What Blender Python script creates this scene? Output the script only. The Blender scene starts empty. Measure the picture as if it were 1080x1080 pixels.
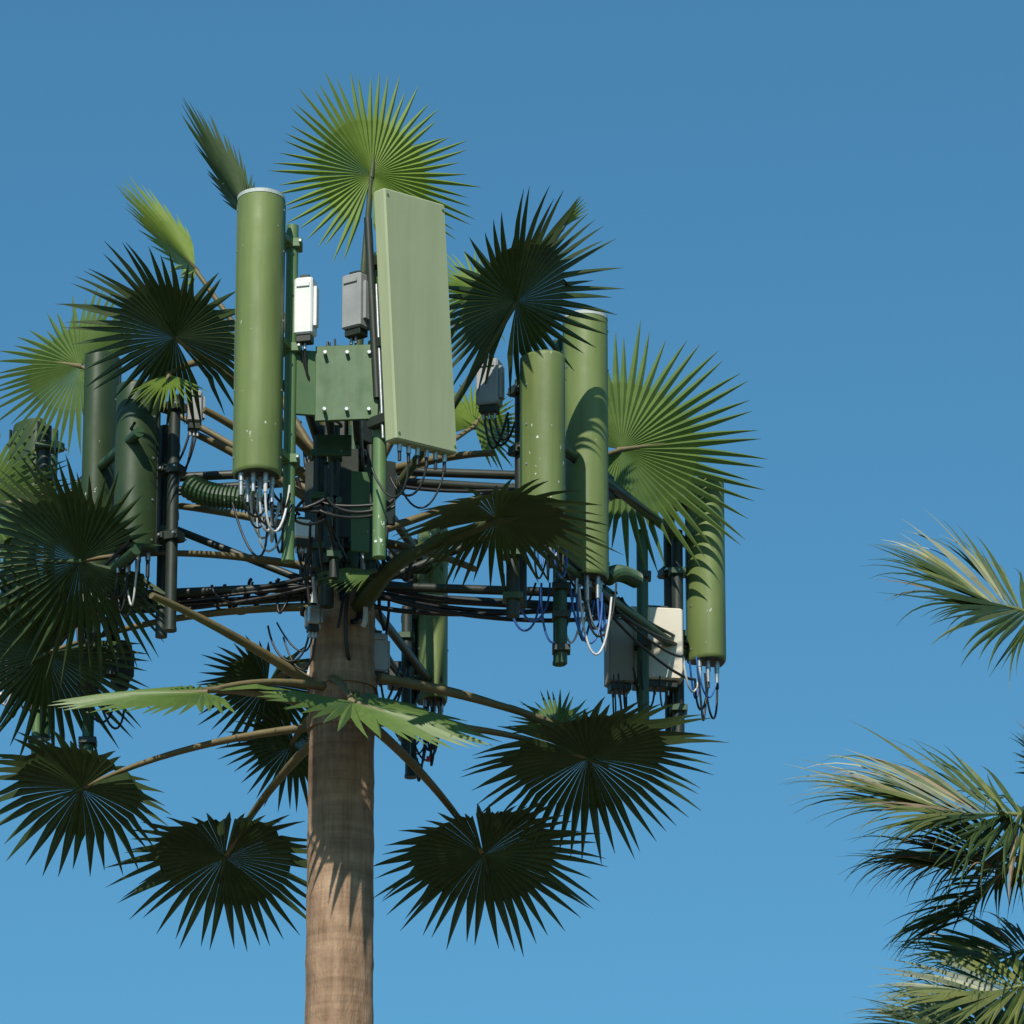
import bpy, math, random
from mathutils import Vector, Matrix
R=random.Random(11)
rad=math.radians
sc=bpy.context.scene
# ------------------------------------------------------------------ camera
PITCH=rad(20); SLANT=45.0; S=140.0; F=S*SLANT; W=1080.0
CAM=Vector((1.264,-SLANT*math.cos(PITCH),1.7))
CR=Vector((1,0,0)); CF=Vector((0,math.cos(PITCH),math.sin(PITCH))); CU=Vector((0,-math.sin(PITCH),math.cos(PITCH)))
cd=bpy.data.cameras.new("camera"); cam=bpy.data.objects.new("camera",cd); sc.collection.objects.link(cam)
cam.location=CAM; cam.rotation_euler=(math.pi/2+PITCH,0,0)
cd.sensor_width=36; cd.lens=36*F/W; cd.clip_end=20000; cd.clip_start=0.5
sc.camera=cam
sc.view_settings.view_transform='Standard'; sc.view_settings.look='None'; sc.view_settings.exposure=0
def P(px,py,w=0.0):
    """surveyed bearing -> world position on the vertical plane standing w metres in front of the mast"""
    r=CF+CR*((px-540)/F)+CU*((540-py)/F)
    t=(-w-CAM.y)/r.y
    return CAM+r*t
# ------------------------------------------------------------------ materials
def mat(name):
    m=bpy.data.materials.new(name); m.use_nodes=True
    nt=m.node_tree; b=nt.nodes["Principled BSDF"]; return m,nt,b
def N(nt,t,**k):
    n=nt.nodes.new(t)
    for a,v in k.items(): setattr(n,a,v)
    return n
def noise(nt,scale,detail=4,rough=.6,stretch=None):
    tc=N(nt,'ShaderNodeTexCoord'); n=N(nt,'ShaderNodeTexNoise')
    n.inputs['Scale'].default_value=scale; n.inputs['Detail'].default_value=detail; n.inputs['Roughness'].default_value=rough
    if stretch:
        mp=N(nt,'ShaderNodeMapping'); mp.inputs['Scale'].default_value=stretch
        nt.links.new(tc.outputs['Object'],mp.inputs[0]); nt.links.new(mp.outputs[0],n.inputs['Vector'])
    else: nt.links.new(tc.outputs['Object'],n.inputs['Vector'])
    return n
def ramp(nt,src,stops):
    r=N(nt,'ShaderNodeValToRGB'); e=r.color_ramp.elements
    while len(e)<len(stops): e.new(0.5)
    for i,(p,c) in enumerate(stops): e[i].position=p; e[i].color=(*c,1)
    nt.links.new(src,r.inputs[0]); return r
def mix(nt,fac,a,b,bt='MIX'):
    m=N(nt,'ShaderNodeMix',data_type='RGBA',blend_type=bt)
    if isinstance(fac,float): m.inputs[0].default_value=fac
    else: nt.links.new(fac,m.inputs[0])
    for s,v in ((6,a),(7,b)):
        if isinstance(v,tuple): m.inputs[s].default_value=(*v,1)
        else: nt.links.new(v,m.inputs[s])
    return m.outputs[2]
def bump(nt,b,src,strength,dist=.01):
    bp=N(nt,'ShaderNodeBump'); bp.inputs['Strength'].default_value=strength; bp.inputs['Distance'].default_value=dist
    nt.links.new(src,bp.inputs['Height']); nt.links.new(bp.outputs[0],b.inputs['Normal'])
def simple(name,c1,c2,scale=3,rough=.6,metal=0.0,bs=.15):
    m,nt,b=mat(name); n=noise(nt,scale); r=ramp(nt,n.outputs[0],[(.3,c1),(.7,c2)])
    nt.links.new(r.outputs[0],b.inputs['Base Color']); b.inputs['Roughness'].default_value=rough; b.inputs['Metallic'].default_value=metal
    n2=noise(nt,scale*9); bump(nt,b,n2.outputs[0],bs,.004); return m
def painted(name,c1,c2,chip=.69,rough=.5,chipcol=(.62,.66,.58),streak=.2):
    m,nt,b=mat(name)
    n=noise(nt,1.6,5); base=ramp(nt,n.outputs[0],[(.3,c1),(.7,c2)]).outputs[0]
    st=noise(nt,9,4,.6,(1,1,.07)); lo=1-streak; g=ramp(nt,st.outputs[0],[(.35,(lo,lo,lo*.97)),(.65,(1.05,1.05,1.03))]).outputs[0]
    base=mix(nt,1.0,base,g,'MULTIPLY')
    c=noise(nt,24,3,.55,(1,1,.6)); cm=ramp(nt,c.outputs[0],[(chip,(0,0,0)),(chip+.012,(1,1,1))]).outputs[0]
    big=noise(nt,2.1,2); bm=ramp(nt,big.outputs[0],[(.52,(0,0,0)),(.62,(1,1,1))]).outputs[0]
    msk=mix(nt,1.0,cm,bm,'MULTIPLY')
    col=mix(nt,msk,base,chipcol)
    nt.links.new(col,b.inputs['Base Color'])
    rn=noise(nt,5,4); rr=ramp(nt,rn.outputs[0],[(.3,(rough-.08,)*3),(.7,(rough+.15,)*3)]); nt.links.new(rr.outputs[0],b.inputs['Roughness'])
    bump(nt,b,noise(nt,60,3).outputs[0],.12,.003); return m
def leaf(name,c1,c2,tr,trc,rough=.5):
    m,nt,b=mat(name); n=noise(nt,6,5); r=ramp(nt,n.outputs[0],[(.3,c1),(.7,c2)])
    nt.links.new(r.outputs[0],b.inputs['Base Color']); b.inputs['Roughness'].default_value=rough
    t=N(nt,'ShaderNodeBsdfTranslucent'); t.inputs[0].default_value=(*trc,1)
    mx=N(nt,'ShaderNodeMixShader'); mx.inputs[0].default_value=tr
    nt.links.new(b.outputs[0],mx.inputs[1]); nt.links.new(t.outputs[0],mx.inputs[2])
    nt.links.new(mx.outputs[0],nt.nodes['Material Output'].inputs[0]); return m
M={}
M['leaf']=leaf('plastic_leaf_shaded',(.024,.046,.010),(.042,.074,.016),.04,(.08,.15,.02),.6)  # leaf green darkened in the colour itself for undersides in shade
M['leafb']=leaf('plastic_leaf_sunlit',(.125,.195,.028),(.18,.26,.045),.15,(.22,.30,.04))  # same leaf, sunlight on the fan worked into a brighter colour
M['leafm']=leaf('plastic_leaf_midlit',(.075,.13,.027),(.115,.18,.042),.10,(.14,.22,.04))  # same leaf in a middle tone, milder sunlight worked into the colour
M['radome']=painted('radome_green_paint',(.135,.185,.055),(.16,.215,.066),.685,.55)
M['radome_shaded']=painted('radome_green_paint_shaded',(.026,.05,.017),(.036,.066,.022),.70)  # radome green darkened to hold the shade on the left sector
M['flat']=painted('panel_sage_paint',(.31,.36,.21),(.335,.38,.225),.80,.65,streak=.05)
M['steelg']=painted('green_painted_steel',(.03,.07,.03),(.042,.095,.042),.70,.4)
M['plate']=painted('green_plate_paint',(.05,.115,.04),(.07,.14,.05),.68,.5)
M['pipel']=painted('pipe_green_paint',(.09,.17,.065),(.115,.20,.08),.64,.38)
M['dark']=simple('dark_steel',(.012,.018,.012),(.028,.036,.026),5,.5)
M['black']=simple('black_cable',(.008,.008,.009),(.02,.02,.02),8,.45)
M['blue']=simple('blue_cable',(.03,.09,.3),(.04,.13,.4),8,.4)
M['whitec']=simple('white_cable',(.45,.46,.45),(.6,.6,.58),8,.4)
M['metal']=simple('galvanised_metal',(.35,.36,.36),(.55,.56,.56),30,.35,.7)
M['white']=simple('white_cabinet',(.66,.68,.66),(.8,.8,.78),3,.5)
M['grey']=simple('grey_cabinet',(.25,.26,.26),(.34,.35,.35),3,.5)
M['beige']=simple('beige_cabinet',(.58,.53,.42),(.66,.61,.5),3,.6)
M['beigedim']=simple('beige_cabinet_dim',(.24,.205,.15),(.29,.25,.19),3,.6)  # dimmer copy of the beige cabinet colour, for its left part
M['red']=simple('red_tape',(.4,.03,.03),(.5,.05,.05),4,.5)
M['petiole']=simple('petiole_tan',(.11,.09,.038),(.175,.14,.065),7,.6,0,.4)
M['stemg']=simple('petiole_dark_green',(.04,.055,.018),(.065,.078,.026),7,.6,0,.4)
M['cap']=simple('radome_cap',(.35,.4,.36),(.5,.54,.5),10,.6)
m,nt,b=mat('trunk_brown_cladding')
n=noise(nt,5,6,.65,(1,1,.5)); c=ramp(nt,n.outputs[0],[(.3,(.27,.165,.10)),(.55,(.38,.245,.155)),(.75,(.47,.32,.21))]).outputs[0]
n2=noise(nt,1.2,3,.6,(.6,.6,9)); g=ramp(nt,n2.outputs[0],[(.38,(.74,.72,.70)),(.6,(1.05,1.05,1.05))]).outputs[0]
c=mix(nt,1.0,c,g,'MULTIPLY')
n4=noise(nt,16,4,.65,(1,1,.1)); g=ramp(nt,n4.outputs[0],[(.35,(.70,.68,.65)),(.6,(1.06,1.06,1.06))]).outputs[0]
c=mix(nt,1.0,c,g,'MULTIPLY')
nt.links.new(c,b.inputs['Base Color']); b.inputs['Roughness'].default_value=.85
bump(nt,b,noise(nt,24,6,.75,(1,1,.3)).outputs[0],.9,.022); M['trunk']=m
M['palmleaf']=leaf('palm_leaf',(.032,.058,.014),(.065,.10,.025),.12,(.12,.18,.03),.42)
M['palmleafy']=leaf('palm_leaf_yellow',(.12,.15,.04),(.20,.215,.065),.15,(.22,.25,.06),.42)
M['palmdry']=simple('palm_dry',(.14,.10,.055),(.26,.20,.12),6,.8,0,.5)
m,nt,b=mat('dry_ground'); n=noise(nt,.08,8,.7)
nt.links.new(ramp(nt,n.outputs[0],[(.3,(.09,.075,.05)),(.5,(.13,.11,.08)),(.7,(.06,.075,.03))]).outputs[0],b.inputs['Base Color']); b.inputs['Roughness'].default_value=.95
bump(nt,b,noise(nt,3,8).outputs[0],.6,.05); M['ground']=m
# ------------------------------------------------------------------ mesh builder
class B:
    def __init__(s,name): s.name=name; s.V=[]; s.F=[]; s.I=[]; s.S=[]; s.ms=[]
    def mi(s,k):
        if k not in s.ms: s.ms.append(k)
        return s.ms.index(k)
    def add(s,vs,fs,k,smooth=False):
        o=len(s.V); s.V+=[tuple(v) for v in vs]; i=s.mi(k)
        for f in fs: s.F.append([o+a for a in f]); s.I.append(i); s.S.append(smooth)
    def build(s,parent=None):
        me=bpy.data.meshes.new(s.name); me.from_pydata(s.V,[],s.F)
        for k in s.ms: me.materials.append(M[k])
        me.polygons.foreach_set('material_index',s.I); me.polygons.foreach_set('use_smooth',s.S); me.update()
        o=bpy.data.objects.new(s.name,me); sc.collection.objects.link(o)
        if parent:
            o.parent=parent; o.matrix_parent_inverse=Matrix.Translation(-parent.location)
        return o
    def tube(s,pts,r,k,n=8,cap=True,smooth=True,flat=1.0):
        pts=[Vector(p) for p in pts]; m_=len(pts)
        rs=r if isinstance(r,(list,tuple)) else [r]*m_
        t0=(pts[1]-pts[0]).normalized(); u=t0.orthogonal().normalized()
        if abs(t0.z)<.95: u=t0.cross(Vector((0,0,1))).normalized()
        vs=[]
        for i,p in enumerate(pts):
            t=(pts[min(i+1,m_-1)]-pts[max(i-1,0)])
            if t.length<1e-7: t=t0
            t=t.normalized(); u=(u-t*u.dot(t)); 
            u=u.normalized() if u.length>1e-6 else t.orthogonal().normalized()
            v=t.cross(u)
            for j in range(n):
                a=2*math.pi*j/n; vs.append(p+u*math.cos(a)*rs[i]+v*math.sin(a)*rs[i]*flat)
        fs=[[i*n+j,i*n+(j+1)%n,(i+1)*n+(j+1)%n,(i+1)*n+j] for i in range(m_-1) for j in range(n)]
        s.add(vs,fs,k,smooth)
        if cap: s.add(vs[:n],[list(range(n))[::-1]],k); s.add(vs[-n:],[list(range(n))],k)
    def box(s,c,dx,dy,dz,k,yaw=0,ch=.0,M3=None):
        c=Vector(c); rot=M3 if M3 else Matrix.Rotation(yaw,3,'Z')
        x,y,z=dx/2,dy/2,dz/2; e=ch if ch else min(dx,dy,dz)*.08
        ring=[(-x+e,-y),(x-e,-y),(x,-y+e),(x,y-e),(x-e,y),(-x+e,y),(-x,y-e),(-x,-y+e)]
        def inset(r,e2): return [(a*(1-e2/x) ,b_*(1-e2/y)) for a,b_ in r]
        rin=inset(ring,e)
        L=[(rin,-z),(ring,-z+e),(ring,z-e),(rin,z)]
        vs=[c+rot@Vector((a,b_,h)) for r_,h in L for a,b_ in r_]
        fs=[[i*8+j,i*8+(j+1)%8,(i+1)*8+(j+1)%8,(i+1)*8+j] for i in range(3) for j in range(8)]
        fs+= [list(range(8))[::-1],[24+j for j in range(8)]]
        s.add(vs,fs,k)
def bez(p0,p1,p2,p3,n=14):
    o=[]
    for i in range(n+1):
        t=i/n; a=1-t; o.append(p0*a**3+p1*3*a*a*t+p2*3*a*t*t+p3*t**3)
    return o
def spline(pts,n=6):
    pts=[Vector(p) for p in pts]; q=[pts[0]*2-pts[1]]+pts+[pts[-1]*2-pts[-2]]; o=[]
    for i in range(1,len(q)-2):
        for j in range(n):
            t=j/n; a,b_,c,d=q[i-1],q[i],q[i+1],q[i+2]
            o.append(.5*((2*b_)+(c-a)*t+(2*a-5*b_+4*c-d)*t*t+(3*b_-a-3*c+d)*t**3))
    o.append(pts[-1]); return o
def rv(s): return Vector((R.uniform(-s,s),R.uniform(-s,s),R.uniform(-s,s)))
# ------------------------------------------------------------------ tower root
tower=bpy.data.objects.new("cell_tower_disguised_as_palm",None); sc.collection.objects.link(tower)
tb=B('trunk'); ztop=P(368,612,0).z
n=48; segs=260; vs=[]
for i in range(segs+1):
    z=ztop*i/segs; r=.285-.045*(z/ztop)
    r*=1+.010*math.sin(z*14)*(1 if i%2 else .5)+R.uniform(-.004,.004)
    for j in range(n):
        a=2*math.pi*j/n; rr=r*(1+.012*math.sin(5*a+z*.7)+R.uniform(-.007,.007))
        vs.append((rr*math.cos(a),rr*math.sin(a),z))
tb.add(vs,[[i*n+j,i*n+(j+1)%n,(i+1)*n+(j+1)%n,(i+1)*n+j] for i in range(segs) for j in range(n)],'trunk',True)
tb.add(vs[-n:],[list(range(n))],'trunk'); tb.build(tower)
# ------------------------------------------------------------------ structure
st=B('mounting_frame')
zlo=P(368,622,0).z; zup=P(368,500,0).z; zt=P(368,430,0).z
st.tube([(0,0,ztop-.3),(0,0,zt)],.15,'dark',20)
for z in (ztop+.02,zlo+.1,zup-.1,zup+.12,zt): st.tube([(0,0,z-.025),(0,0,z+.025)],.22,'dark',24,smooth=False)
for z in (ztop+.15,zlo+.35,zup-.3,zup+.3):
    for a in range(6):
        d=Vector((math.cos(a*1.047+.3),math.sin(a*1.047+.3),0)); st.box(d*.19+Vector((0,0,z)),.09,.12,.2,'dark',a*1.047+.3)
def arm(a,b_,r=.05,k='steelg'):
    st.tube([a,b_],r,k,12)
ARMS=[]
def sector(pa,pb,zs=(zlo,zup)):
    A=Vector((*pa,0)); Bv=Vector((*pb,0)); mid=(A+Bv)/2
    for z in zs:
        Z=Vector((0,0,z))
        arm(A+Z,Bv+Z,.04)
        d=(Bv-A).normalized()
        arm(Z+d*.12,mid+Z+d*.2,.035,'dark'); arm(Z-d*.12,mid+Z-d*.2,.035,'dark')
        st.box(mid*.95+Z,.2,.16,.2,'dark',math.atan2(d.y,d.x))
    ARMS.append((A,Bv,mid))
    arm(Vector((0,0,zlo-.05)),mid+Vector((0,0,zs[-1])),.03,'dark')
sector((-.55,-1.85),(.4,-1.85),(zup,))
sector((1.45,-1.0),(2.62,1.55))
sector((-1.5,-.9),(-2.6,1.6))
sector((.1,2.15),(.72,2.15))
def plate(px,py,w,wx,hz,yaw=0,k='pipel',th=.03): st.box(P(px,py,w),wx,th,hz,k,yaw,.004)
plate(322,404,1.98,.17,.50,.2,'plate'); plate(366,404,2.0,.46,.58,-.1,'plate')
for dx in (-.16,.0,.16):
    for dz in (-.22,.22):
        st.tube([P(366,404,2.0)+Vector((dx,-.0,dz)),P(366,404,2.0)+Vector((dx,-.06,dz))],.014,'metal',6)
plate(352,470,1.5,.26,.16,0,'steelg'); plate(380,540,1.2,.14,.62,.3,'plate'); plate(345,560,.6,.2,.5,-.4,'dark')
plate(362,520,.9,.22,.7,.2,'dark'); plate(330,520,.5,.12,.5,-.4,'dark'); plate(410,520,.6,.1,.5,.4,'dark')
st.build(tower)
# ------------------------------------------------------------------ antennas
def radome(name,px,pyt,pyb,w,wid,yaw,k='radome',dep=.2,mast=True,cap=True,mk='steelg',cables=6,mastdrop=.6,tilt=0.0,mastoff=(0,.33)):
    bo=B(name); bot=P(px,pyb,w); top=P(px,pyt,w); H=top.z-bot.z
    rot=Matrix.Rotation(yaw,3,'Z')@Matrix.Rotation(tilt,3,'X')
    prof=[]
    for i in range(21):
        a=math.pi+math.pi*i/20; prof.append((math.cos(a)*wid/2,math.sin(a)*dep))
    prof+=[(wid/2,.05),(wid/2-.02,.07),(-wid/2+.02,.07),(-wid/2,.05)]
    n=len(prof); lv=[(0,.93),(.012,.985),(.03,1)]+[(H*t,1) for t in (.25,.5,.75)]+[(H-.03,1),(H-.012,.985),(H,.93)]
    vs=[bot+rot@Vector((a*s_,b_*s_,z)) for z,s_ in lv for a,b_ in prof]
    bo.add(vs,[[i*n+j,i*n+(j+1)%n,(i+1)*n+(j+1)%n,(i+1)*n+j] for i in range(len(lv)-1) for j in range(n)],k,True)
    bo.add(vs[:n],[list(range(n))[::-1]],'dark'); bo.add(vs[-n:],[list(range(n))],'cap' if cap else k)
    for sx in (-1,1):
        bo.box(bot+rot@Vector((sx*(wid/2+.001),.028,H/2)),.008,.03,H-.08,'steelg' if k!='radome_shaded' else 'dark',yaw,.001)
        for t in (.06,.3,.55,.8,.95):
            a=1.35; q=bot+rot@Vector((sx*math.sin(a)*wid/2,-math.cos(a)*dep,H*t)); nd=rot@Vector((sx*.9,-.4,0))
            bo.tube([q,q+nd*.006],.009,'metal',6)
    if cap:
        rim=[bot+rot@Vector((a*1.012,b_*1.012,H-.022)) for a,b_ in prof]+[bot+rot@Vector((a*1.012,b_*1.012,H+.006)) for a,b_ in prof]
        bo.add(rim,[[j,(j+1)%n,n+(j+1)%n,n+j] for j in range(n)]+[[n+j for j in range(n)]],'cap')
    outs=[]
    for i in range(cables):
        u=(i+.5)/cables-.5; yy=-.08+.09*(i%2)
        c=bot+rot@Vector((u*wid*.75,yy,0)); d=Vector((0,0,-1))
        bo.tube([c,c+d*.06],.02,'metal',8); bo.tube([c+d*.06,c+d*(.14+R.uniform(0,.06))],.015,R.choice(['metal','whitec','metal','black']),8)
        outs.append(c+d*.14)
    if mast:
        mp=bot+rot@Vector((mastoff[0],mastoff[1],0)); mp.z=bot.z
        bo.tube([mp+Vector((0,0,-mastdrop)),mp+Vector((0,0,H*.95))],.045,mk,14)
        bo.tube([mp+Vector((0,0,-mastdrop-.004)),mp+Vector((0,0,-mastdrop+.02))],.05,mk,14)
        for t in (.1,.5,.88):
            q=bot+rot@Vector((mastoff[0]*.5,.07,H*t)); q2=mp+Vector((0,0,H*t))
            bo.box((q+q2)/2,.10,(q2-q).length*1.0,.05,mk,yaw+math.atan2(-(mastoff[0]*.5),.3)); bo.box(q2,.15,.13,.07,mk,yaw)
            for sx in (-.06,.06): bo.tube([q2+rot@Vector((sx,-.1,0)),q2+rot@Vector((sx,.1,0))],.01,'metal',6)
    bo.build(tower); return outs,bot,rot
OUT=[]
OUT.append(radome('antenna_radome_1',271,210,503,2.25,.345,.0,mk='pipel',mastoff=(.22,.25),mastdrop=.55,dep=.2,cables=6))
OUT.append(radome('antenna_radome_2',572,378,545,1.0,.32,.5,cap=False,mk='dark'))
OUT.append(radome('antenna_radome_3',619,336,611,.25,.33,.25,dep=.17,mk='steelg',mastoff=(-.15,.25)))
OUT.append(radome('antenna_radome_4',745,510,700,-1.5,.29,.35,cap=False,mk='dark',mastoff=(-.26,.1)))
OUT.append(radome('antenna_radome_5',143,410,585,.55,.32,-.45,'radome_shaded',cap=False,mk='dark',mastoff=(.25,.1)))
OUT.append(radome('antenna_radome_6',103,378,618,0,.26,-.3,'radome_shaded',cap=False,mk='dark'))
OUT.append(radome('antenna_radome_7',10,440,700,-1.3,.30,-.7,'radome_shaded',dep=.05,cap=False,mk='steelg',mastoff=(.2,.2),tilt=-.06))
OUT.append(radome('antenna_radome_8',456,560,742,-2.3,.23,.2,cap=False,mk='dark',mastoff=(-.16,.05)))
fp=B('flat_panel_antenna'); yaw=rad(45)
tilt=Matrix.Rotation(rad(-6.5),3,'Y')@Matrix.Rotation(yaw,3,'Z')@Matrix.Rotation(rad(5),3,'X')
cF=P(438,340,2.3)
fp.box(cF,.62,.12,1.90,'flat',M3=tilt,ch=.012)
for zz in (-.9,.9):
    for xx in (-.28,.28): q=cF+tilt@Vector((xx,-.06,zz)); fp.tube([q,q+tilt@Vector((0,-.006,0))],.010,'pipel',8)
for i in range(6):
    c=cF+tilt@Vector((-.22+.09*i,.0,-.955)); fp.tube([c,c+Vector((0,0,-.06))],.018,'metal',8); fp.tube([c+Vector((0,0,-.06)),c+Vector((0,0,-.13))],.013,'black',8)
    OUT.append(([c+Vector((0,0,-.12))],c,tilt)) if i%2 else None
mp=P(400,470,1.95); fp.tube([P(400,588,1.95),Vector((mp.x,mp.y,mp.z+1.5))],.05,'pipel',14)
for t in (.15,.75,1.4): fp.box(mp+Vector((.05,-.06,t)),.2,.2,.08,'dark',yaw)
fp.tube([P(388,230,2.05),P(398,420,2.05)],.03,'dark',10)
fp.tube([P(397,300,2.05),P(404,462,2.1)],.012,'metal',8)
fp.build(tower)
rb=B('remote_radio_units')
def unit(px,py,w,dx,dy,dz,k,yaw,fins=True,cab=3):
    c=P(px,py,w); rb.box(c,dx,dy,dz,k,yaw,.012); rot=Matrix.Rotation(yaw,3,'Z')
    if fins:
        for i in range(5): rb.box(c+rot@Vector((-dx*.4+dx*.2*i,dy/2+.015,0)),.01,.03,dz*.85,k,yaw,.001)
        rb.box(c+rot@Vector((0,-dy/2-.006,dz*.36)),dx*.7,.012,.03,k,yaw,.002)
        rb.box(c+rot@Vector((dx/2+.012,0,0)),.024,dy*.5,dz*.7,k,yaw,.003)
    rb.box(c+Vector((0,0,-dz/2-.03)),dx*.8,dy*.7,.05,'dark',yaw)
    rb.box(c+Vector((0,0,dz/2+.015)),dx*.5,dy*.5,.03,'dark',yaw)
    for i in range(cab):
        q=c+rot@Vector((-dx*.25+dx*.25*i,0,-dz/2-.05)); rb.tube([q,q+Vector((0,0,-.05))],.012,'metal',6)
        OUT.append(([q],q,rot))
unit(322,325,2.05,.14,.13,.44,'white',-.25,cab=2); unit(376,320,2.0,.17,.15,.42,'grey',-.6,cab=2)
unit(516,405,.9,.17,.14,.36,'grey',-.3); unit(690,682,-1.3,.42,.2,.58,'beige',.15,False); unit(653,690,-1.2,.2,.2,.5,'beigedim',.2,False)
unit(396,690,-.05,.16,.14,.3,'grey',.3); unit(205,430,.5,.11,.11,.25,'grey',.2); unit(318,560,1.2,.14,.12,.14,'white',.3)
unit(128,700,-.6,.14,.12,.3,'dark',.3); unit(330,650,.35,.1,.1,.14,'metal',.3)
rb.build(tower)
ex=B('mast_pipes')
for px,y0,y1,w,r,k in [(170,450,672,.3,.045,'dark'),(182,450,560,.3,.03,'dark'),(592,600,700,.4,.045,'steelg'),(679,560,802,-1.1,.045,'steelg'),(716,560,782,-1.4,.045,'dark'),(38,700,796,-.9,.04,'pipel'),(92,640,808,-.7,.045,'steelg'),
    (45,450,560,-.9,.05,'dark'),(541,520,650,1.0,.05,'dark'),(335,450,600,.9,.04,'dark'),(428,640,800,-1.7,.04,'dark'),(352,450,610,1.2,.035,'dark'),(372,450,600,.7,.04,'steelg'),(390,470,610,.9,.03,'dark'),(345,450,640,.5,.05,'dark')]:
    a=P(px,y1,w); b_=P(px,y0,w); b_.x=a.x; ex.tube([a,b_],r,k,14)
    for t in (.15,.5,.8): ex.box(a.lerp(b_,t),r*3,r*3,.05,'dark' if k!='dark' else 'steelg')
pts=bez(P(200,512,.9),P(225,530,1.0),P(245,520,1.0),P(275,532,1.0),72)
ex.tube(pts,[.078+.022*max(0,math.sin(i*math.pi/2)) for i in range(73)],'steelg',16,smooth=False)
pts=bez(P(640,610,.1),P(650,600,.0),P(660,606,-.2),P(672,612,-.3),40)
ex.tube(pts,[.055+.012*(i%2) for i in range(41)],'steelg',14,smooth=False)
ex.build(tower)
# ------------------------------------------------------------------ cables
cb=B('coax_cables')
def cable(a,b_,sag=.3,r=.011,k='black',j=.08,n=14):
    a=Vector(a); b_=Vector(b_); l=(b_-a)
    cb.tube(bez(a,a+l*.15+Vector((0,0,-sag))+rv(j),a+l*.7+Vector((0,0,-sag))+rv(j),b_,n),r,k,6,False)
for outs,bot,rot in OUT:
    best=min(ARMS,key=lambda A:min((Vector((bot.x,bot.y,0))-(A[0].lerp(A[1],t/4))).length for t in range(5)))
    for i,o in enumerate(outs):
        k=R.choice(['black','black','black','whitec','black'])
        if bot.x>1.2: k=R.choice(['black','blue','whitec','black','blue'])
        if len(outs)<3: k='black'
        d=(best[2]-Vector((o.x,o.y,0))); d=d.normalized() if d.length>.05 else Vector((0,1,0))
        e=o+d*R.uniform(.15,.38)+Vector((0,0,R.uniform(-.05,.12)))
        cable(o,e,R.uniform(.22,.5),R.uniform(.007,.010),k,.05)
        if i%3==0 and len(outs)>2:
            z=zlo+R.uniform(-.06,.06); j1=best[2]*.95+Vector((0,0,z))+rv(.08)
            cable(e,j1,R.uniform(.05,.25),.011,'black',.06)
for A,Bv,mid in ARMS:
    back=A.y>2
    for z,cnt in ((zlo,5 if not back else 3),(zup,2 if not back else 1)):
        for i in range(cnt):
            o=rv(.07); hang=R.uniform(-.02,.2)
            cable(Vector((R.uniform(-.15,.15),R.uniform(-.2,.1),z+.02))+o,mid+Vector((0,0,z))+rv(.08),hang,R.uniform(.012,.02),'black',.10,18)
            if not back: cable(mid+Vector((0,0,z))+o,(A if i%2 else Bv)+Vector((0,0,z+.03))+rv(.05),R.uniform(0,.12),R.uniform(.01,.015),'black',.06)
for i in range(80):
    a=R.uniform(0,6.28); rr=R.uniform(.15,.38); z=R.uniform(zlo,zt)
    p=Vector((math.cos(a)*rr,math.sin(a)*rr,z)); a2=a+R.uniform(-.5,.5); rr=R.uniform(.13,.34)
    q=Vector((math.cos(a2)*rr,math.sin(a2)*rr,z-R.uniform(.2,.9)))
    cable(p,q,R.uniform(-.05,.2),R.uniform(.01,.022),R.choice(['black']*11+['steelg','whitec']),.14)
for i in range(12):
    a=R.uniform(2.4,5.6); rr=R.uniform(.35,1.1); p=Vector((math.cos(a)*rr,math.sin(a)*rr*.8,zlo+R.uniform(-.02,.2)))
    a+=R.uniform(-.35,.35); q=Vector((math.cos(a)*rr*.7,math.sin(a)*rr*.7,zlo+R.uniform(-.02,.25)))
    cable(p,q,R.uniform(.1,.35),R.uniform(.009,.015),'black',.12)
for x,y,k in [(560,640,'blue'),(585,650,'blue'),(600,645,'whitec'),(545,640,'black'),(615,650,'blue'),(630,640,'black'),(625,655,'whitec'),(550,645,'blue')]:
    cable(P(x-14,y-35,.4),P(x+20,y-25,.3),R.uniform(.35,.75),.009,k,.08)
for x in (265,272,280,288,296,306): cable(P(x,520,2.2),P(x+R.uniform(-40,40),530,1.9),R.uniform(.25,.7),.009,R.choice(['black','whitec','black']),.1)
for x,y in ((452,690),(445,770),(455,790),(440,800)): cable(P(x,y,-2.2),P(x+12,y-60,-2.2),.4,.009,'black',.1)
for p in ((456,690,-2.42),(448,668,-2.4),(452,798,-2.2)): cb.tube([P(*p),P(p[0],p[1]+5,p[2])],.018,'red',8)
cb.build(tower)
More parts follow.
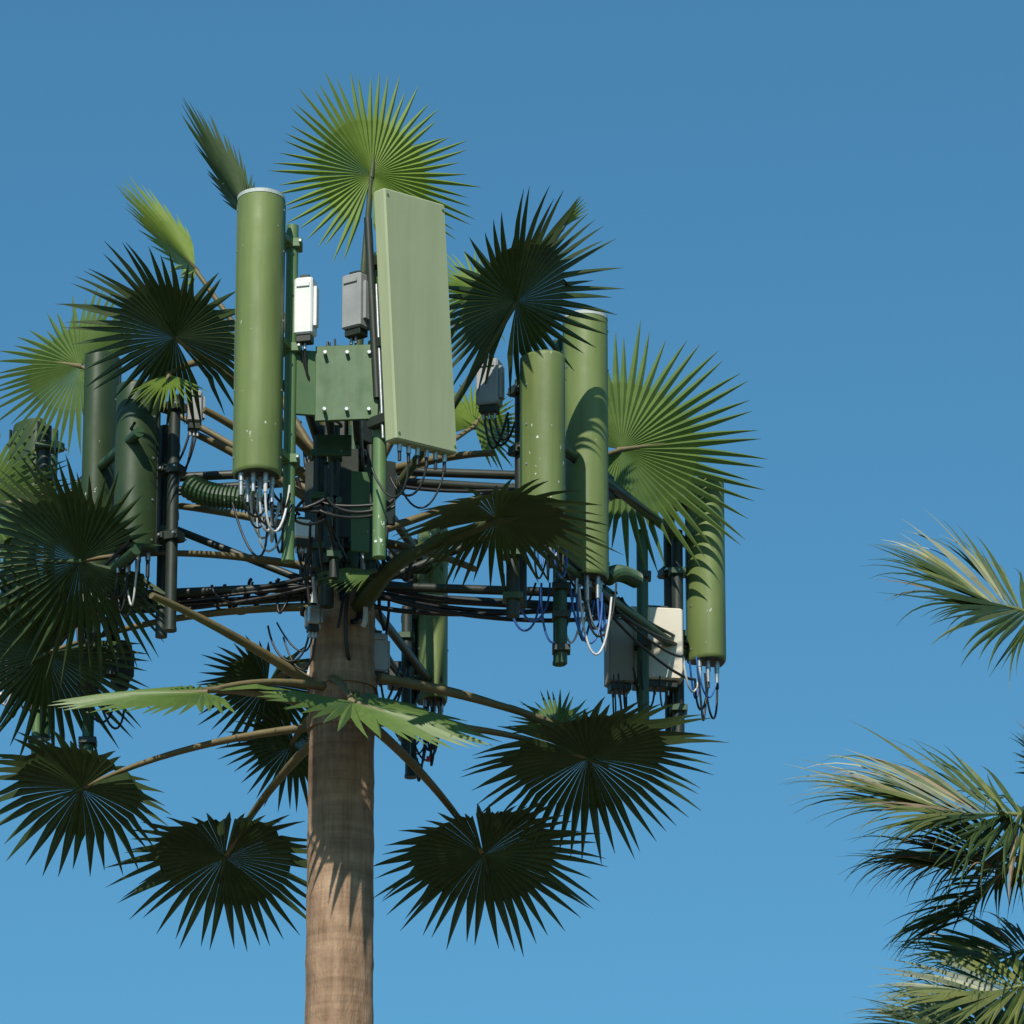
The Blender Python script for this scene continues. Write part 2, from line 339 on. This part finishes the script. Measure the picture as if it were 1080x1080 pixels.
# ------------------------------------------------------------------ fan leaves
fi=[0]
def edge(ang,k):   # plane normal of a leaf seen almost edge-on
    return CR*math.cos(rad(ang))+CU*math.sin(rad(ang))-CF*k
def fan(px,py,w,nrm,ang,Rpx,n=44,spread=330,fuse=.52,k='leaf',cup=.08,droop=.12,pet=None,pk='petiole',short=.25,fold=.55,pr=(.045,.022),petmid=None,rough=1.0):
    fi[0]+=1; bo=B('fan_leaf_%d'%fi[0]); hub=P(px,py,w); Rm=Rpx/S; Nn=Vector(nrm).normalized()
    g=-1 if Nn.z<-.3 else 1
    ca,sa=math.cos(rad(ang)),math.sin(rad(ang)); nf=Nn.dot(CF)
    s_=-(ca*Nn.dot(CR)+sa*Nn.dot(CU))/nf if abs(nf)>.05 else 0
    X=(CR*ca+CU*sa+CF*s_); X=(X-Nn*X.dot(Nn)).normalized(); Y=Nn.cross(X)
    sp=rad(spread); da=sp/n; lw=R.uniform(-.08,.08)*rough; ph=R.uniform(0,6)
    for i in range(n):
        a=-sp/2+(i+.5)*da; q=abs(a)/math.pi
        L=Rm*(1-short*q*q)*R.uniform(.89,1.05)*(1+.03*math.sin(3*a+ph))
        wob=R.uniform(-.09,.09); bend=R.uniform(-.09,.06)*rough
        if R.random()<.10: bend-=.2*rough; wob*=2.2
        if R.random()<.04: L*=.78
        vs=[]
        rings=[(.02,1),(.2,1),(.38,1),(fuse,1),((fuse+1)/2-.05,.74),(.88,.36),(1,.04)]
        for rr,tw in rings:
            r=rr*L if rr>fuse else rr*Rm*(1-short*.5*q*q)
            hw=(r if rr<=fuse else fuse*Rm*(1-short*.5*q*q))*math.tan(da/2)*tw
            z=g*(cup*r-droop*Rm*(rr**2.2)*1.2)+(rr-fuse)*bend*g*Rm*(rr>fuse)+lw*Rm*math.sin(a*2)*rr
            aa=a+(wob*(rr-fuse) if rr>fuse else 0)
            dx,dy=math.cos(aa),math.sin(aa); f=hw*fold
            for sgn,zz in ((-1,-f),(0,f),(1,-f)):
                vs.append(hub+X*(dx*r-dy*hw*sgn)+Y*(dy*r+dx*hw*sgn)+Nn*(z+zz))
        fs=[]
        for t in range(len(rings)-1):
            for c in (0,1): fs.append([t*3+c,t*3+c+1,(t+1)*3+c+1,(t+1)*3+c])
        bo.add(vs,fs,k)
    bo.tube([hub-X*.03*Rm,hub+X*.12*Rm,hub+X*.3*Rm],[pr[1],pr[1]*.7,.004],k if k=='leaf' else pk,8)
    if pet:
        p0=P(*pet)
        if petmid: pts=spline([p0,P(*petmid),hub],8)
        else:
            l=hub-p0; pts=bez(p0,p0+l*.35+Vector((0,0,.06*l.length)),p0+l*.7+Vector((0,0,.07*l.length)),hub,12)
        m_=len(pts); bo.tube(pts,[pr[0]+(pr[1]-pr[0])*i/(m_-1) for i in range(m_)],pk,8,flat=.75)
    bo.build(tower)
UN=(0,-.42,-.9)
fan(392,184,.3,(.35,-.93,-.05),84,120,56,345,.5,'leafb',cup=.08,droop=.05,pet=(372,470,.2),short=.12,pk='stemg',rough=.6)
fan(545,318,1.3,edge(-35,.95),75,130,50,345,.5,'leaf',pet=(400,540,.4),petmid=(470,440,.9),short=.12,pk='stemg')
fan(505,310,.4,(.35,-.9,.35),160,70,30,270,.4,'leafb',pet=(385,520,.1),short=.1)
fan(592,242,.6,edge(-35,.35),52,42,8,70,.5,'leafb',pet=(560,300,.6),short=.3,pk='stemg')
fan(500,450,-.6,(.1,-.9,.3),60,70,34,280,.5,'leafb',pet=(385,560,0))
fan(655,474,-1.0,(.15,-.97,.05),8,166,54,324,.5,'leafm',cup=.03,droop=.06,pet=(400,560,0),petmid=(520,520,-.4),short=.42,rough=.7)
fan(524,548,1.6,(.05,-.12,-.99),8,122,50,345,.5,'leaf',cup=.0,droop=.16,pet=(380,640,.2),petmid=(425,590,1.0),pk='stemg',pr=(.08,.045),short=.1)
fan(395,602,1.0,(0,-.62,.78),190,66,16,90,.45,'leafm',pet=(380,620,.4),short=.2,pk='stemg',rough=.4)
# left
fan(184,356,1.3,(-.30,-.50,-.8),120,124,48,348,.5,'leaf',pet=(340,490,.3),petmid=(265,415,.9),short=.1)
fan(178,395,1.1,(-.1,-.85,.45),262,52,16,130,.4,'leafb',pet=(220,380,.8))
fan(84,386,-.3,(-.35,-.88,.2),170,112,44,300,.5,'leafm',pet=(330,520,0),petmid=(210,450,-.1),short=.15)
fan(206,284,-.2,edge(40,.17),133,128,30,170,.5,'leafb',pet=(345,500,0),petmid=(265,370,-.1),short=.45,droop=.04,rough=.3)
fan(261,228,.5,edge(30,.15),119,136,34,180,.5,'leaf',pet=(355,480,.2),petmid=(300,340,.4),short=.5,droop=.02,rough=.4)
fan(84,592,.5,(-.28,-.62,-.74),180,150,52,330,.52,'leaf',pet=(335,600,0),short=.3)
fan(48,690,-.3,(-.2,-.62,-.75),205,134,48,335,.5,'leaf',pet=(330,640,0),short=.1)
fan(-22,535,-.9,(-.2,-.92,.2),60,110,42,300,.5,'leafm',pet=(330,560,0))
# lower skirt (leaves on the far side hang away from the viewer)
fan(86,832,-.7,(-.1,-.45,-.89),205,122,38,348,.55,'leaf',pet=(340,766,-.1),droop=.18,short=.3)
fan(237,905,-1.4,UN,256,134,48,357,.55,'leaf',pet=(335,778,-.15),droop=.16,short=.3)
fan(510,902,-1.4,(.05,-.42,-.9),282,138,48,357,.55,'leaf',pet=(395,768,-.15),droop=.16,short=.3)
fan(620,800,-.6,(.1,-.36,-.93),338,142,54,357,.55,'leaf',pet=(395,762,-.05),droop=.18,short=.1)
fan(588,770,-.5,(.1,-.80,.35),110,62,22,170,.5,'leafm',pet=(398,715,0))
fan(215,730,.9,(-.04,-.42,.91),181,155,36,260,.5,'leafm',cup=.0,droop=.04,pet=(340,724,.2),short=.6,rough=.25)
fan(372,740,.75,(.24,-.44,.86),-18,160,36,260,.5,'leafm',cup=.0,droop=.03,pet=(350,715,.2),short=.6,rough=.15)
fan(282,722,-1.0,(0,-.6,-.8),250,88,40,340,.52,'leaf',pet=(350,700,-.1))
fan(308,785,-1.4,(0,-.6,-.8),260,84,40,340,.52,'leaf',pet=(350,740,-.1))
sb=B('leaf_stems')
for a,b_ in [((330,722,.1),(160,628,1.2)),((345,520,.2),(215,432,.8)),((345,540,.1),(200,455,.4)),((400,500,.2),(520,478,.8)),((385,570,.2),(500,600,1.0)),((335,745,.1),(215,728,.9)),((400,715,.1),(590,765,-.5))]:
    p,q=P(*a),P(*b_); l=q-p; sb.tube(bez(p,p+l*.3+Vector((0,0,.04)),p+l*.7+Vector((0,0,.05)),q),[.05-.018*i/14 for i in range(15)],'petiole',8,flat=.75)
for z in (P(368,722,0).z,P(368,765,0).z): sb.tube([(0,0,z-.05),(0,0,z+.05)],.262,'trunk',32)
sb.build(tower)
# ------------------------------------------------------------------ neighbouring palm tree
pc=P(1235,950,1.0); root=bpy.data.objects.new("palm_tree",None); root.location=(pc.x,pc.y,0); sc.collection.objects.link(root)
pt=B('palm_trunk'); k=60; rs=[.24-.06*i/k+(.02 if i%2 else 0) for i in range(k+1)]
pt.tube([(pc.x+.15*math.sin(i/k*2),pc.y,pc.z*i/k-.1) for i in range(k+1)],rs,'palmdry',18,smooth=False)
for i in range(60):
    a=i*2.4; z=pc.z-.1-i*.022; d=Vector((math.cos(a),math.sin(a),0)); c=Vector((pc.x+.13,pc.y,z))
    pt.tube([c+d*.15,c+d*.34+Vector((0,0,.22))],[.06,.03],'palmdry',6)
pt.build(root)
fb=B('palm_fronds')
def palmfan(hub,Nn,X,Rm,n=52,spread=190,g=.5,yel=.3,costa=.42):
    """costapalmate leaf: stiff split blades leaving a curved midrib, tips nodding under gravity"""
    X=(X-Nn*X.dot(Nn)).normalized(); Y=Nn.cross(X); base=pc+(hub-pc)*.06
    l=hub-base; pts=bez(base,base+l*.35+Vector((0,0,.12*l.length)),base+l*.75+Vector((0,0,.10*l.length)),hub,12)
    fb.tube(pts,[.04-.018*i/12 for i in range(13)],'palmleafy',8,flat=.6)
    rib=[hub+X*Rm*costa*t-Vector((0,0,1))*g*.35*Rm*costa*t*t for t in [i/8 for i in range(9)]]
    fb.tube(rib,[.022-.016*i/8 for i in range(9)],'palmleafy',6)
    sp=rad(spread)
    for i in range(n):
        e=-1+2*(i+.5)/n; a=e*sp/2*R.uniform(.95,1.05); t=(1-abs(e))**.8*8; j=int(min(t,7)); p=rib[j].lerp(rib[j+1],t-j)
        d=(X*math.cos(a)+Y*math.sin(a)-Nn*abs(e)*.12+rv(.09)).normalized()
        L=Rm*(1-costa*(1-abs(e))*.8)*(1-.28*e*e)*R.uniform(.75,1.1)
        kk='palmleafy' if R.random()<yel else ('palmdry' if R.random()<.05 else 'palmleaf')
        nsub=2 if R.random()<.75 else 1
        for sb_ in range(nsub):
            q=p.copy(); dd=d.copy(); K=10; vs=[]; gg=g*R.uniform(.25,1.7); off=(sb_-.5)*.16 if nsub==2 else 0
            hw0=.025 if nsub==1 else .015
            for s_ in range(K+1):
                u=s_/K; side=dd.cross(Nn).normalized(); nn=side.cross(dd).normalized()
                w_=hw0*min(1,.25+u*2.4)*(1 if u<.45 else max(.04,(1-u)/.55))
                vs+=[q-side*w_,q+nn*w_*.9,q+side*w_]
                q=q+dd*(L/K); sd_=(d.cross(Nn)).normalized()
                dd=(dd+sd_*off*(.12+u*.5)+Vector((0,0,-1))*gg*.26*max(0,u-.25)).normalized()
            fb.add(vs,[[s_*3+c_,s_*3+c_+1,(s_+1)*3+c_+1,(s_+1)*3+c_] for s_ in range(K) for c_ in (0,1)],kk)
def pf(px,py,w,ang,k,Rpx,**kw):
    Nn=edge(ang-90,k).normalized(); ca,sa=math.cos(rad(ang)),math.sin(rad(ang)); nf=Nn.dot(CF)
    s_=-(ca*Nn.dot(CR)+sa*Nn.dot(CU))/nf
    palmfan(P(px,py,w),Nn,CR*ca+CU*sa+CF*s_,Rpx/S,**kw)
pf(1110,660,1.3,146,.42,200,n=56,g=.95,spread=225,yel=.28)
pf(1112,868,2.3,160,.26,250,n=90,g=1.0,spread=230,yel=.30)
pf(1100,885,2.0,168,-.42,185,n=64,g=1.9,spread=230,yel=.05)
pf(1085,900,1.9,195,-.3,150,n=46,g=2.3,spread=230,yel=.05)
pf(1110,1005,1.5,165,.3,150,n=46,g=1.2,spread=220,yel=.1)
pf(1110,1040,2.4,172,.4,160,n=64,g=.9,spread=220,yel=.35)
pf(1095,1080,1.2,172,.45,175,n=70,g=.8,spread=220,yel=.3)
pf(1060,1095,1.6,165,.6,125,n=54,g=.6,spread=240,yel=.3)
pf(1130,835,-.5,125,.6,90,n=46,g=.7,spread=220)
for i in range(26):
    a=R.uniform(-1.6,1.6); el=R.uniform(-.8,1.3); d=Vector((math.cos(a)*math.cos(el),math.sin(a)*math.cos(el),math.sin(el)))
    if d.x<.15: continue
    hub=pc+d*R.uniform(.9,1.3); up=Vector((0,0,1)); Nn=(up-d*d.z*.8+rv(.2)).normalized()
    palmfan(hub,Nn,d+Vector((0,0,-.2)),R.uniform(.9,1.15),n=36,g=.7,spread=230)
fb.build(root)
# ------------------------------------------------------------------ ground
g=B('ground'); ex_=6000
g.add([(-ex_,-ex_,0),(ex_,-ex_,0),(ex_,ex_,0),(-ex_,ex_,0)],[[0,1,2,3]],'ground'); g.build()
# ------------------------------------------------------------------ light
SE=rad(43); AZ=rad(14)  # sun behind the camera, to its left
sd=Vector((-math.sin(AZ)*math.cos(SE),-math.cos(AZ)*math.cos(SE),math.sin(SE)))
sl=bpy.data.lights.new('sun','SUN'); sl.energy=5; sl.angle=rad(.5); sl.color=(1,.94,.83)
so=bpy.data.objects.new('sun',sl); sc.collection.objects.link(so); so.rotation_euler=sd.to_track_quat('Z','Y').to_euler()
w=bpy.data.worlds.new("World"); sc.world=w; w.use_nodes=True; nt=w.node_tree
sk=nt.nodes.new('ShaderNodeTexSky'); sk.sky_type='NISHITA'; sk.sun_disc=False; sk.sun_elevation=SE
sk.sun_rotation=math.atan2(sd.x,sd.y); sk.air_density=1.0; sk.dust_density=.3; sk.ozone_density=1.6; sk.altitude=100
tint=nt.nodes.new('ShaderNodeMix'); tint.data_type='RGBA'; tint.blend_type='MULTIPLY'; tint.inputs[0].default_value=1
tint.inputs[7].default_value=(.58,1.20,1.33,1)
nt.links.new(sk.outputs[0],tint.inputs[6])
bg=nt.nodes['Background']; nt.links.new(tint.outputs[2],bg.inputs[0]); bg.inputs[1].default_value=.083
